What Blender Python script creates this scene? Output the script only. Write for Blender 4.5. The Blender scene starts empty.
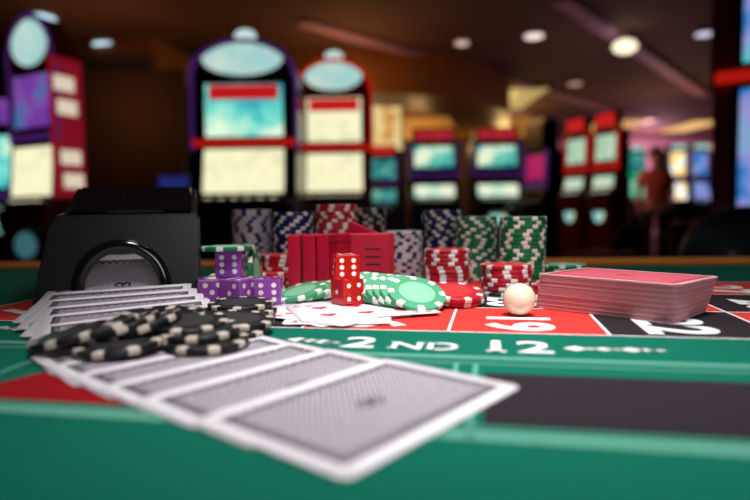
import bpy, bmesh, math, random
from mathutils import Vector, Matrix, Euler
random.seed(7)
PI = math.pi
C = bpy.context.scene.collection
TZ = 0.80                      # height of the felt
EYE = 0.064                    # camera height above the felt
F = 590.0

# ------------------------------------------------------------------ camera
PITCH, ROLL = math.atan(36.4/F), 0.014
fwd = Vector((0, math.cos(PITCH), -math.sin(PITCH)))
r0 = Vector((1, 0, 0)); u0 = Vector((0, math.sin(PITCH), math.cos(PITCH)))
rgt = r0*math.cos(ROLL) - u0*math.sin(ROLL)
upv = u0*math.cos(ROLL) + r0*math.sin(ROLL)
CAM = Vector((0, 0, TZ+EYE))
cd = bpy.data.cameras.new('camera'); cam = bpy.data.objects.new('camera', cd); C.objects.link(cam)
M = Matrix((rgt, upv, -fwd)).transposed().to_4x4(); M.translation = CAM
cam.matrix_world = M
cd.sensor_width = 36; cd.lens = F/750*36; cd.clip_start = 0.01; cd.clip_end = 100
cd.dof.use_dof = True; cd.dof.focus_distance = 0.385; cd.dof.aperture_fstop = 4.1
bpy.context.scene.camera = cam

def G(px, py, z=0.0):
    """point of the table plane (height z over the felt) seen at a pixel of the photo"""
    d = fwd*F + rgt*(px-375) + upv*(250-py)
    t = (TZ+z-CAM.z)/d.z
    return CAM + d*t
def X(px, d):                  # sideways distance of something seen at column px, d metres away
    return (px-375)*d/F

# ------------------------------------------------------------------ materials
def mat(name, col=(.5,.5,.5), rough=.5, metal=0, emit=None, es=1.0, trans=0, ior=1.45, coat=0, spec=.5, bump=0, bscale=200, var=0):
    m = bpy.data.materials.new(name); m.use_nodes = True
    nt = m.node_tree; b = nt.nodes['Principled BSDF']
    b.inputs['Base Color'].default_value = (*col, 1); b.inputs['Roughness'].default_value = rough
    b.inputs['Metallic'].default_value = metal; b.inputs['Transmission Weight'].default_value = trans
    b.inputs['IOR'].default_value = ior; b.inputs['Coat Weight'].default_value = coat
    b.inputs['Specular IOR Level'].default_value = spec
    if emit: b.inputs['Emission Color'].default_value = (*emit, 1); b.inputs['Emission Strength'].default_value = es
    tc = nt.nodes.new('ShaderNodeTexCoord')
    nz = nt.nodes.new('ShaderNodeTexNoise'); nz.inputs['Scale'].default_value = bscale
    nt.links.new(tc.outputs['Object'], nz.inputs['Vector'])
    if bump:
        bp = nt.nodes.new('ShaderNodeBump'); bp.inputs['Strength'].default_value = bump; bp.inputs['Distance'].default_value = .0005
        nt.links.new(nz.outputs['Fac'], bp.inputs['Height']); nt.links.new(bp.outputs['Normal'], b.inputs['Normal'])
    if var:
        mx = nt.nodes.new('ShaderNodeMix'); mx.data_type = 'RGBA'
        mx.inputs['A'].default_value = (*[c*(1-var) for c in col], 1); mx.inputs['B'].default_value = (*[min(1, c*(1+var)) for c in col], 1)
        nt.links.new(nz.outputs['Fac'], mx.inputs['Factor']); nt.links.new(mx.outputs['Result'], b.inputs['Base Color'])
    return m

class NX:                      # tiny expression builder over Math nodes
    def __init__(s, nt): s.nt = nt
    def m(s, op, a, b=None, c=None):
        n = s.nt.nodes.new('ShaderNodeMath'); n.operation = op
        for i, v in enumerate((a, b, c)):
            if v is None: continue
            if isinstance(v, (int, float)): n.inputs[i].default_value = v
            else: s.nt.links.new(v, n.inputs[i])
        return n.outputs[0]
    def mix(s, f, a, b):
        n = s.nt.nodes.new('ShaderNodeMix'); n.data_type = 'RGBA'
        for k, v in (('Factor', f), ('A', a), ('B', b)):
            if isinstance(v, tuple): n.inputs[k].default_value = (*v, 1)
            elif isinstance(v, (int, float)): n.inputs[k].default_value = v
            else: s.nt.links.new(v, n.inputs[k])
        return n.outputs['Result']

def card_back_mat(name, L, W, ink, ground, paper, border=.0055):
    m = mat(name, paper, .45, spec=.35); nt = m.node_tree; e = NX(nt)
    tc = nt.nodes.new('ShaderNodeTexCoord'); sp = nt.nodes.new('ShaderNodeSeparateXYZ')
    nt.links.new(tc.outputs['Object'], sp.inputs[0]); x, y = sp.outputs[0], sp.outputs[1]
    ax, ay = e.m('ABSOLUTE', x), e.m('ABSOLUTE', y)
    edge = e.m('MINIMUM', e.m('SUBTRACT', L/2, ax), e.m('SUBTRACT', W/2, ay))   # distance from the card's edge
    inside = e.m('GREATER_THAN', edge, border)
    band = e.m('MULTIPLY', inside, e.m('LESS_THAN', edge, border+.0042))
    line = e.m('MULTIPLY', inside, e.m('LESS_THAN', edge, border+.0009))
    w = 2*PI/.0026
    lat = e.m('MULTIPLY', e.m('SINE', e.m('MULTIPLY', x, w)), e.m('SINE', e.m('MULTIPLY', y, w)))
    latm = e.m('GREATER_THAN', lat, .0)
    w2 = 2*PI/.0048
    loops = e.m('GREATER_THAN', e.m('MULTIPLY', e.m('SINE', e.m('MULTIPLY', x, w2)), e.m('SINE', e.m('MULTIPLY', y, w2))), -.25)
    field = e.mix(latm, ink, ground)
    field = e.mix(e.m('MULTIPLY', band, loops), field, tuple(c*.7 for c in ink))
    field = e.mix(line, field, tuple(c*.5 for c in ink))
    # small two-looped emblem in the middle
    def disc(cx, rr):
        dx = e.m('SUBTRACT', x, cx)
        return e.m('LESS_THAN', e.m('ADD', e.m('MULTIPLY', dx, dx), e.m('MULTIPLY', y, y)), rr*rr)
    em = e.m('MAXIMUM', e.m('SUBTRACT', disc(.0026, .0032), disc(.0026, .0016)), e.m('SUBTRACT', disc(-.0026, .0032), disc(-.0026, .0016)))
    field = e.mix(em, field, tuple(c*.35 for c in ink))
    col = e.mix(inside, paper, field)
    nt.links.new(col, nt.nodes['Principled BSDF'].inputs['Base Color'])
    return m

def screen_mat(name, cols, strength, scale=6, bands=0):
    """a lit game screen: bright patches of a few colours"""
    m = bpy.data.materials.new(name); m.use_nodes = True; nt = m.node_tree
    b = nt.nodes['Principled BSDF']; b.inputs['Base Color'].default_value = (.01,.01,.01,1); b.inputs['Roughness'].default_value = .25
    tc = nt.nodes.new('ShaderNodeTexCoord'); vo = nt.nodes.new('ShaderNodeTexNoise'); vo.inputs['Scale'].default_value = scale; vo.inputs['Detail'].default_value = 3
    nt.links.new(tc.outputs['Object'], vo.inputs['Vector'])
    sp = nt.nodes.new('ShaderNodeMapRange'); sp.inputs['From Min'].default_value = .32; sp.inputs['From Max'].default_value = .68
    nt.links.new(vo.outputs['Fac'], sp.inputs['Value'])
    rp = nt.nodes.new('ShaderNodeValToRGB'); rp.color_ramp.interpolation = 'LINEAR'
    el = rp.color_ramp.elements
    el[0].position = 0; el[0].color = (*cols[0], 1); el[1].position = 1; el[1].color = (*cols[-1], 1)
    for i, c in enumerate(cols[1:-1]):
        k = el.new((i+1)/(len(cols)-1)); k.color = (*c, 1)
    nt.links.new(sp.outputs[0], rp.inputs[0]); nt.links.new(rp.outputs[0], b.inputs['Emission Color'])
    b.inputs['Emission Strength'].default_value = strength
    return m
def glow(name, col, s): return mat(name, (.02,.02,.02), .4, emit=col, es=s)

def felt_mat(name, col, rough=.95):
    return mat(name, col, rough, spec=.12, bump=.35, bscale=1500, var=.12)
FELT = felt_mat('green_felt', (.002,.115,.072))
FRED = felt_mat('red_print', (.62,.04,.032)); FBLK = felt_mat('black_print', (.022,.017,.021))
FWHT = felt_mat('white_print', (.78,.80,.78)); FPALE = felt_mat('pale_green_print', (.11,.34,.25))
FRED_DIM = felt_mat('shaded_red_print', (.26,.005,.009))  # red print darkened in colour for the unlit left side

# ------------------------------------------------------------------ object helpers
def tag(o, label=None, cat=None, group=None, kind=None):
    if label: o['label'] = label
    if cat: o['category'] = cat
    if group: o['group'] = group
    if kind: o['kind'] = kind
    return o
def link(name, me, parent=None):
    o = bpy.data.objects.new(name, me); C.objects.link(o)
    if parent: o.parent = parent
    return o
def empty(name, loc, rz=0):
    o = bpy.data.objects.new(name, None); C.objects.link(o); o.location = loc; o.rotation_euler = (0,0,rz); o.empty_display_size = .05
    return o
def bm_mesh(name, bm, mats, smooth=False):
    me = bpy.data.meshes.new(name); bm.normal_update(); bm.to_mesh(me); bm.free()
    for m in (mats if isinstance(mats, (list, tuple)) else [mats]): me.materials.append(m)
    if smooth:
        for p in me.polygons: p.use_smooth = True
    return me
def box(bm, c, s, mi=0, bev=0, rot=None):
    r = bmesh.ops.create_cube(bm, size=1)
    vs = r['verts']
    for v in vs: v.co = Vector((v.co.x*s[0], v.co.y*s[1], v.co.z*s[2]))
    if bev:
        es = list({e for v in vs for e in v.link_edges})
        rb = bmesh.ops.bevel(bm, geom=es, offset=bev, segments=3, affect='EDGES', profile=.6)
        vs = list({v for f in rb['faces'] for v in f.verts} | {v for v in vs if v.is_valid})
    fs = {f for v in vs for f in v.link_faces}
    for f in fs: f.material_index = mi
    mm = Matrix.Translation(c) @ (rot.to_4x4() if rot is not None else Matrix())
    for v in vs: v.co = mm @ v.co
    return vs
def prism(bm, pts, y0, y1, mi=0, axis='y'):
    """outline in the x-z plane pushed from y0 to y1"""
    def P(a, b, t): return (a, t, b) if axis == 'y' else ((t, a, b) if axis == 'x' else (a, b, t))
    a = [bm.verts.new(P(p[0], p[1], y0)) for p in pts]; b = [bm.verts.new(P(p[0], p[1], y1)) for p in pts]
    n = len(pts); fs = [bm.faces.new(a), bm.faces.new(b[::-1])]
    for i in range(n): fs.append(bm.faces.new((a[i], b[i], b[(i+1)%n], a[(i+1)%n])))
    for f in fs: f.material_index = mi
    bmesh.ops.recalc_face_normals(bm, faces=fs)
    return fs
def tube(bm, p0, p1, r, n=16, mi=0, r2=None):
    p0, p1 = Vector(p0), Vector(p1); d = p1-p0
    q = d.to_track_quat('Z', 'Y').to_matrix().to_4x4()
    mm = Matrix.Translation((p0+p1)/2) @ q
    rr = bmesh.ops.create_cone(bm, cap_ends=True, segments=n, radius1=r, radius2=r2 if r2 is not None else r, depth=d.length, matrix=mm)
    for f in {f for v in rr['verts'] for f in v.link_faces}: f.material_index = mi
def sphere(bm, c, r, mi=0, s=(1,1,1), n=24):
    mm = Matrix.Translation(c) @ Matrix.Diagonal((s[0], s[1], s[2], 1))
    rr = bmesh.ops.create_uvsphere(bm, u_segments=n, v_segments=n//2, radius=r, matrix=mm)
    for f in {f for v in rr['verts'] for f in v.link_faces}: f.material_index = mi; f.smooth = True
def ell(cx, cz, rx, rz, n=24, a0=0, a1=2*PI):
    return [(cx+rx*math.cos(a0+(a1-a0)*i/n), cz+rz*math.sin(a0+(a1-a0)*i/n)) for i in range(n if abs(a1-a0-2*PI)<1e-6 else n+1)]

# ================================================================== THE ROOM
def structure(name, bm, m):
    return tag(link(name, bm_mesh(name, bm, m)), kind='structure')
XL, XR, YB, YF, CH = -9.0, 13.0, -3.0, 24.0, 3.25
carpet = mat('casino_carpet', (.05,.012,.012), .95, var=.8, bscale=4)
dark_wall = mat('dark_brown_wall', (.035,.015,.012), .8, var=.3, bscale=2)
ceil_m = mat('ceiling_paint', (.16,.085,.075), .8, var=.25, bscale=1.2)
wood_m = mat('warm_wood', (.33,.13,.04), .45, var=.3, bscale=3)
bm = bmesh.new(); box(bm, ((XL+XR)/2, (YB+YF)/2, -.05), (XR-XL, YF-YB, .1)); structure('floor', bm, carpet)
bm = bmesh.new(); box(bm, ((XL+XR)/2, (YB+YF)/2, CH+.05), (XR-XL, YF-YB, .1)); structure('ceiling', bm, ceil_m)
for nm, c, s in (('wall_left', (XL-.05, (YB+YF)/2, CH/2), (.1, YF-YB, CH)), ('wall_right', (XR+.05, (YB+YF)/2, CH/2), (.1, YF-YB, CH)),
                 ('wall_back', ((XL+XR)/2, YF+.05, CH/2), (XR-XL, .1, CH)), ('wall_front', ((XL+XR)/2, YB-.05, CH/2), (XR-XL, .1, CH))):
    bm = bmesh.new(); box(bm, c, s); structure(nm, bm, dark_wall)
def CP(px, py, z=CH):          # ceiling point seen at a pixel
    d = fwd*F + rgt*(px-375) + upv*(250-py)
    return CAM + d*((z-CAM.z)/d.z)
# dropped wooden bulkhead curving across the ceiling
def ribbon(name, pts, w, z0, z1, m, kind='structure'):
    bm = bmesh.new(); L = []; R = []
    for i, p in enumerate(pts):
        a = Vector(pts[max(0, i-1)]); b = Vector(pts[min(len(pts)-1, i+1)])
        t = (b-a).normalized(); n = Vector((-t.y, t.x))
        L.append((p[0]+n.x*w/2, p[1]+n.y*w/2)); R.append((p[0]-n.x*w/2, p[1]-n.y*w/2))
    prism(bm, L+R[::-1], z0, z1, 0, 'z')
    o = link(name, bm_mesh(name, bm, m)); tag(o, kind=kind); return o
ribbon('trim_1', [(-1.4,9.6),(-.2,9.2),(1.1,9.6),(1.9,10.8),(2.3,12.5),(2.5,14.5)], 1.1, 2.62, CH-.001, wood_m)
ribbon('trim_2', [(-7.5,10.5),(-5,9.0),(-2.8,8.6)], 1.2, 2.8, CH-.001, wood_m)
lil = mat('lilac_ceiling_trim', (.55,.32,.60), .6)
for i, (a, b) in enumerate((((300,22),(640,118)), ((560,0),(705,96)), ((380,92),(620,128)))):
    p, q = CP(*a, CH-.03), CP(*b, CH-.03)
    ribbon('trim_%d' % (i+3), [(p.x,p.y),(q.x,q.y)], .22, CH-.05, CH-.001, lil)
# lit partition behind the machines, warm
warm = mat('warm_plaster', (.75,.5,.22), .8, var=.15)
bm = bmesh.new(); box(bm, (1.2, 14.9, 1.35), (5.5, .15, 2.7)); structure('wall_partition', bm, dark_wall)
bm = bmesh.new(); box(bm, (1.2, 14.9, 2.97), (5.5, .15, .53)); structure('wall_frieze', bm, warm)
bm = bmesh.new(); box(bm, (8.6, 19.5, 1.6), (7.0, .15, 3.2)); structure('wall_partition_far', bm, mat('rose_plaster', (.55,.3,.4), .8, var=.15))
bm = bmesh.new(); box(bm, (-4.0, 7.6, 1.35), (3.2, .15, 2.7)); structure('wall_screen', bm, dark_wall)

# ceiling lamps
lamp_body = mat('lamp_trim_white', (.6,.6,.6), .5)
def downlight(px, py, r, col, s, label):
    p = CP(px, py, CH-.02)
    t = empty('ceiling_light', (p.x, p.y, CH)); tag(t, label, 'ceiling light', 'ceiling lamps over the gaming hall')
    bm = bmesh.new(); tube(bm, (0,0,-.001), (0,0,-.03), r*1.2, 24); link('lamp_trim', bm_mesh('lamp_trim', bm, lamp_body), t)
    bm = bmesh.new(); tube(bm, (0,0,-.031), (0,0,-.05), r, 24); link('diffuser', bm_mesh('diffuser', bm, glow('lamp_glow', col, s)), t)
downlight(40, 17, .16, (.55,.85,1), 1.6, 'pale blue ceiling lamp nearest the top left corner')
downlight(108, 45, .19, (.55,.85,1), 1.6, 'pale blue ceiling lamp above and right of the curved machine')
downlight(141, 102, .12, (.5,.55,.9), .35, 'faint blue ceiling lamp above the dark screen wall')
downlight(462, 42, .09, (1,.7,.55), .8, 'small faint ceiling lamp left of the three on the upper right')
downlight(534, 35, .12, (1,.8,.75), 1.2, 'small white ceiling lamp in the middle of the dark ceiling')
downlight(704, 33, .10, (.8,.75,1), .9, 'small bluish ceiling lamp beside the tall red machine')
downlight(575, 83, .12, (1,.6,.45), .5, 'dim orange ceiling lamp right of the lit ceiling panel')
# pendant
p = CP(625, 45, CH-.25)
t = empty('pendant_lamp', (p.x, p.y, CH)); tag(t, 'brightest round cream pendant lamp hanging from the ceiling at upper right', 'pendant lamp')
bm = bmesh.new(); tube(bm, (0,0,0), (0,0,-.2), .012, 8); link('cord', bm_mesh('cord', bm, lamp_body), t)
bm = bmesh.new(); sphere(bm, (0,0,-.27), .13, 0, (1.2,1,.7)); link('lamp_shade', bm_mesh('lamp_shade', bm, glow('pendant_glow', (1,.85,.6), 1.5)), t)
# lit ceiling panels
def panel(px, py, sx, sy, col, s, label):
    p = CP(px, py, CH-.03); t = empty('ceiling_panel', (p.x, p.y, CH)); tag(t, label, 'ceiling light panel')
    bm = bmesh.new(); box(bm, (0,0,-.02), (sx+.15, sy+.15, .038)); link('frame', bm_mesh('frame', bm, wood_m), t)
    bm = bmesh.new(); box(bm, (0,0,-.05), (sx, sy, .02)); link('diffuser', bm_mesh('diffuser', bm, glow('panel_glow', col, s)), t)
panel(512, 99, .9, 2.2, (1,.72,.25), .45, 'square amber lit panel in the ceiling above the twin machines')
panel(606, 128, 1.4, 3.0, (1,.55,.12), .6, 'long amber lit panel low over the far machines')
panel(690, 126, .8, 2.0, (1,.6,.2), .9, 'small amber lit panel beside the tall red machine')

# ------------------------------------------------------------------ slot machines
CAB = mat('black_cabinet', (.012,.008,.01), .35, coat=.3)
REDC = mat('red_cabinet', (.30,.006,.008), .35, coat=.4)
RGLOW = glow('red_light_strip', (1,.02,.01), .38)
YGLOW = glow('amber_light_strip', (1,.42,.03), .8)
PGLOW = glow('violet_light_strip', (.35,.08,.7), .12)
STEEL = mat('brushed_trim', (.4,.4,.42), .3, metal=1)
def slot_machine(loc, rz, label, w=.7, h=1.95, scr1=None, scr2=None, head=None, belly=None, body=CAB, strip=RGLOW, side=None,
                 z1=(1.41,1.83), z2=(1.03,1.32), arch=True, candle=None, sign=None, deckglow=None, group='slot machines across the hall', cz=None, bz=None, yscale=1, sf=.82):
    t = empty('slot_machine', loc, rz); tag(t, label, 'slot machine', group); t.scale = (1, yscale, 1)
    hw = w/2; zt = z1[1]+.05
    # cabinet seen from the side: base, slanting deck, upright screen box
    prof = [(-.28,0),(.32,0),(.32,zt),(-.05,zt),(-.09,z2[1]+.04),(-.17,z2[0]-.04),(-.36,z2[0]-.09),(-.36,z2[0]-.19),(-.28,z2[0]-.24)]
    bm = bmesh.new(); prism(bm, prof, -hw, hw, 0, 'x'); link('cabinet', bm_mesh('cabinet', bm, body), t)
    bm = bmesh.new(); box(bm, (0, -.31, .06), (w+.06, .12, .12), 0, .02); link('plinth', bm_mesh('plinth', bm, CAB), t)
    # screens lean with the cabinet front
    def on_front(name, x0, x1, za, zb, ya, yb, m, bez=.03):
        bm = bmesh.new()
        prism(bm, [(ya-.012,za-bez),(yb-.012,zb+bez),(yb+.03,zb+bez),(ya+.03,za-bez)], x0-bez, x1+bez, 0, 'x')
        s = link(name, bm_mesh(name, bm, REDC if body is REDC and sf > .7 else CAB), t)
        bm = bmesh.new()
        pts = [(ya-.018,za),(yb-.018,zb),(yb-.008,zb),(ya-.008,za)]; prism(bm, pts, x0, x1, 0, 'x')
        link('glass', bm_mesh('glass', bm, m), s)
    on_front('upper_screen', -hw*sf, hw*sf, z1[0], z1[1], -.075, -.055, scr1)
    on_front('lower_screen', -hw*(sf+.02), hw*(sf+.02), z2[0], z2[1], -.165, -.095, scr2)
    # button deck
    bm = bmesh.new(); box(bm, (0,-.27,z2[0]-.055), (w*.92,.17,.03), 0, .01); dk = link('button_deck', bm_mesh('button_deck', bm, STEEL if not deckglow else deckglow), t)
    bm = bmesh.new(); tube(bm, (0, 0, -.04), (0, 0, -.03), .02, 12); bme = bm_mesh('button', bm, scr2)
    for i in range(6): link('button', bme, dk).location = (-hw*.6+i*hw*.24, -.27, z2[0])
    if belly:
        bm = bmesh.new(); prism(bm, ell(0, bz or z2[0]-.5, hw*(.45 if bz else .62), .09 if bz else .2), -.283, -.30); link('belly_glass', bm_mesh('belly_glass', bm, belly), t)
    if arch:
        ha = h-zt
        bm = bmesh.new(); prism(bm, [(-hw,zt+.001)]+ell(0, zt, hw, ha, 24, PI, 0)[1:-1]+[(hw,zt+.001)], -.09, .2)
        link('topper', bm_mesh('topper', bm, body), t)
        bm = bmesh.new(); prism(bm, ell(0, zt+ha*.46, hw*.76, ha*.44), -.095, -.105); link('topper_panel', bm_mesh('topper_panel', bm, head), t)
        bm = bmesh.new()
        a = ell(0, zt, hw*1.02, ha*1.02, 24, PI, 0); b = ell(0, zt, hw*.93, ha*.9, 24, 0, PI)
        prism(bm, a+b, -.093, -.12); link('topper_rim', bm_mesh('topper_rim', bm, side or strip), t)
    elif head:
        bm = bmesh.new(); box(bm, (0,-.0,(zt+h)/2+.001), (w*.92,.2,h-zt)); link('topper', bm_mesh('topper', bm, CAB), t)
        bm = bmesh.new(); box(bm, (0,-.108,(zt+h)/2), (w*.8,.012,(h-zt)*.75)); link('topper_panel', bm_mesh('topper_panel', bm, head), t)
    if candle:
        cz_ = cz or h
        bm = bmesh.new(); tube(bm, (0,.03,h-.01), (0,.03,cz_+.05), .02, 12); cs = link('candle_post', bm_mesh('candle_post', bm, STEEL), t)
        bm = bmesh.new(); sphere(bm, (0,.03,cz_+.08), .062, 0, (1.25,1,.75)); link('candle_light', bm_mesh('candle_light', bm, candle), cs)
    if sign:
        bm = bmesh.new(); box(bm, (.0,-.0835,z1[1]-.06), (w*.66,.012,.10)); link('jackpot_sign', bm_mesh('jackpot_sign', bm, sign), t)
    for s in (-1, 1):
        bm = bmesh.new()
        prism(bm, [(-.07,z1[0]-.1),(-.05,zt),(-.09,zt),(-.11,z1[0]-.1)], s*(hw-.012), s*(hw+.012), 0, 'x'); link('light_strip', bm_mesh('light_strip', bm, side or strip), t)
    bm = bmesh.new(); box(bm, (0,-.10,(z1[0]+z2[1])/2), (w*.98,.03,.05)); link('centre_strip', bm_mesh('centre_strip', bm, strip), t)
    return t
S_teal = screen_mat('teal_game_screen', [(.0,.30,.45),(.15,.72,.62),(.80,1,.75)], 1.0, 4)
S_cream = screen_mat('cream_game_screen', [(.75,.75,.45),(1,.95,.62),(.85,.9,.55)], 1.0, 7)
S_teal2 = screen_mat('dim_teal_screen', [(.0,.08,.15),(.05,.45,.45),(.3,.8,.6)], .6, 8)
S_oval = screen_mat('pale_green_screen', [(.3,.7,.45),(.9,1,.8)], .75, 6)
S_mix2 = screen_mat('white_blue_screen', [(.1,.3,.9),(1,.95,.9),(.8,.7,1),(1,.4,.2)], 1.2, 5)
S_white = screen_mat('white_teal_topper', [(.4,.8,.8),(.9,1,.85)], .75, 5)
S_grn = screen_mat('green_white_screen', [(.0,.25,.35),(.15,.65,.5),(.85,1,.75),(1,1,.75)], .9, 5)
S_pur = screen_mat('purple_screen', [(.12,.02,.4),(.35,.1,.6),(.0,.3,.6)], .6, 5)
S_blue = screen_mat('blue_screen', [(.02,.05,.45),(.05,.3,.85),(.45,.4,.9),(.1,.75,.8)], .7, 5)
S_mix = screen_mat('bright_mixed_screen', [(.9,.2,.05),(1,.7,.2),(1,.9,.8),(.2,.4,1)], 1.3, 5)
S_green = screen_mat('green_screen', [(.0,.5,.25),(.1,.8,.45),(.6,1,.8)], .7, 5)
S_red = glow('red_sign_light', (.85,.015,.02), .6)
S_redy = screen_mat('red_yellow_sign', [(.5,.0,.03),(.7,.06,.01),(.5,.0,.1)], .6, 12)
S_bb = screen_mat('blue_badge', [(.0,.25,.6),(.3,.8,.8),(.9,.8,.3)], .8, 9)
W_glow = glow('white_candle', (.75,1,.95), .8)
def place(px, d): return (X(px, d), d, 0)
slot_machine(place(250, 4.3), .0, 'large black slot machine with teal upper screen and round blue-white topper', .74, 2.09, S_teal, S_cream, S_white, None,
             CAB, RGLOW, PGLOW, (1.42,1.79), (1.02,1.33), candle=W_glow, sign=S_red, deckglow=mat('lilac_deck', (.35,.25,.45), .3), cz=2.07, sf=.74)
slot_machine(place(337, 5.0), .0, 'large red slot machine with two cream screens and small round topper', .62, 2.13, S_cream, S_cream, S_white, None,
             REDC, RGLOW, RGLOW, (1.46,1.82), (1.05,1.36), candle=W_glow, sign=S_red, deckglow=mat('lilac_deck_2', (.35,.25,.45), .3), cz=2.10, sf=.72)
# amber light column between the two big machines
t = empty('light_column', place(299, 4.75)); tag(t, 'amber lit column between the two large slot machines', 'light column')
bm = bmesh.new(); box(bm, (0,.08,.9), (.085,.12,1.8)); link('column_body', bm_mesh('column_body', bm, REDC), t)
for z, hh in ((1.5,.42),(1.12,.30)):
    bm = bmesh.new(); box(bm, (0,0,z), (.06,.03,hh)); link('light_panel', bm_mesh('light_panel', bm, YGLOW), t)
slot_machine(place(384, 9.2), 0, 'small slot machine with dim teal screens right of the large red machine', .46, 1.9, S_teal2, S_teal2, S_red, None, arch=False, z1=(1.4,1.7), z2=(1.05,1.25), strip=PGLOW)
for px, lb in ((434, 'slot machine with red sign, left of the matching pair behind the chips'), (496, 'slot machine with red sign, right of the matching pair behind the chips')):
    slot_machine(place(px, 7.6), 0, lb, .60, 1.93, S_grn, S_grn, S_redy, S_bb, arch=False, z1=(1.44,1.70), z2=(1.06,1.24), strip=PGLOW, bz=.80)
slot_machine(place(541, 6.8), -1.15, 'dark slot machine turned away with magenta glow', .36, 1.9, glow('magenta_screen', (.8,.01,.2), .5), mat('screen_off', (.01,.01,.012), .2), mat('sign_off', (.1,.0,.02), .3), None, arch=False,
             z1=(1.22,1.5), z2=(1.0,1.12), strip=PGLOW)
p0 = place(578, 6.0)
for k in range(2):
    slot_machine((p0[0]+.17*k, p0[1]-.33*k, 0), -1.1, ('farther, left' if k == 0 else 'nearer, right')+' red slot machine of the angled pair with blue oval belly glass', .28, 1.80, S_oval, S_oval, S_red, S_bb,
                 REDC, RGLOW, RGLOW, z1=(1.34,1.58), z2=(1.08,1.22), arch=False, bz=.84, yscale=.4)
slot_machine(place(615, 10.0), -.3, 'teal lit slot machine just right of the angled red pair', .26, 1.95, S_teal2, S_green, S_teal2, None, arch=False, strip=glow('green_strip', (.0,.8,.35), .8), side=glow('green_strip_2', (.0,.7,.4), .4), z1=(1.5,1.8), z2=(1.1,1.35))
slot_machine(place(636, 10.6), -.3, 'green lit slot machine left of the person in the red shirt', .26, 2.0, S_teal2, S_green, S_white, None, arch=False, strip=glow('green_strip', (.0,.8,.35), .8), side=glow('green_strip_2', (.0,.7,.4), .4), z1=(1.55,1.85), z2=(1.1,1.4))
for px, sc, lb in ((675, S_mix, 'slot machine with orange and white screen, first in the bright far bank'), (697, S_blue, 'slot machine with blue screen, middle of the bright far bank'), (719, S_mix2, 'slot machine with white screen, nearest the tall red machine in the far bank')):
    slot_machine(place(px, 11.2), 0, lb, .33, 2.08, sc, sc, S_white, None, arch=False, z1=(1.5,1.93), z2=(1.05,1.36), strip=PGLOW)
# tall machine at right edge
slot_machine((1.90, 2.66, 0), -.58, 'tall red framed slot machine with blue screens cut by the right edge', .66, 2.3, S_blue, S_blue, S_blue, None, REDC, RGLOW, REDC,
             z1=(1.52,1.95), z2=(.75,1.40), arch=False, sf=.66)
# glowing panel made up for the bright lit wall behind the red machine
t = empty('bright_wall_panel', (X(384,9.9), 9.9, 0)); tag(t, 'glowing cream and amber panel added for the lit wall right of the large red machine', 'wall panel')
bm = bmesh.new(); box(bm, (0,.06,1.35), (.72,.08,2.7)); link('panel_body', bm_mesh('panel_body', bm, CAB), t)
bm = bmesh.new(); box(bm, (0,0,2.28), (.64,.03,.72)); link('glow_face', bm_mesh('glow_face', bm, screen_mat('amber_wall_glow', [(.7,.3,.06),(1,.75,.3),(1,.9,.6)], .8, 3)), t)
# curved machine at left
cm = slot_machine((X(45,4.2), 4.2, 0), -.45, 'tall curved slot machine with purple screen and white side lights at far left', .50, 2.27, S_pur, S_cream, S_white, glow('dim_teal_reflection', (.1,.35,.4), .35), REDC, PGLOW, PGLOW,  # belly glow stands in for a teal reflection
             z1=(1.5,1.86), z2=(1.02,1.36), candle=None, deckglow=mat('purple_deck', (.2,.05,.3), .3), bz=.68, yscale=.5)
for i, z in enumerate((1.78, 1.62, 1.28, 1.12)):
    bm = bmesh.new(); box(bm, (.262,.02+.03*i,z), (.014,.30,.10), 0, .006); link('side_light', bm_mesh('side_light', bm, glow('warm_white_block', (1,.85,.65), .7)), cm)
bm = bmesh.new(); box(bm, (.252,.06,1.48), (.008,.50,.95)); link('side_glow', bm_mesh('side_glow', bm, glow('red_side_glow', (.55,.01,.04), .35)), cm)  # red glow added so the cabinet side shows red
slot_machine((X(-8,4.6), 4.6, 0), .2, 'slot machine with teal screen cut by the left edge', .5, 1.8, S_teal, S_teal, S_pur, None, arch=False, z1=(1.1,1.5), z2=(.8,.98), strip=PGLOW)
# glowing pedestal made up for the blue-lit patch in the dark area
t = empty('blue_glow_stand', place(176, 5.4)); tag(t, 'dim blue panel added for the blue-lit patch left of the large black slot machine', 'glow panel')
bm = bmesh.new(); box(bm, (0,.05,.6), (.3,.1,1.2)); link('stand_body', bm_mesh('stand_body', bm, CAB), t)
bm = bmesh.new(); box(bm, (0,-.01,1.08), (.26,.02,.3)); link('glow_panel', bm_mesh('glow_panel', bm, glow('deep_blue', (.02,.03,.22), .6)), t)

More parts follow.
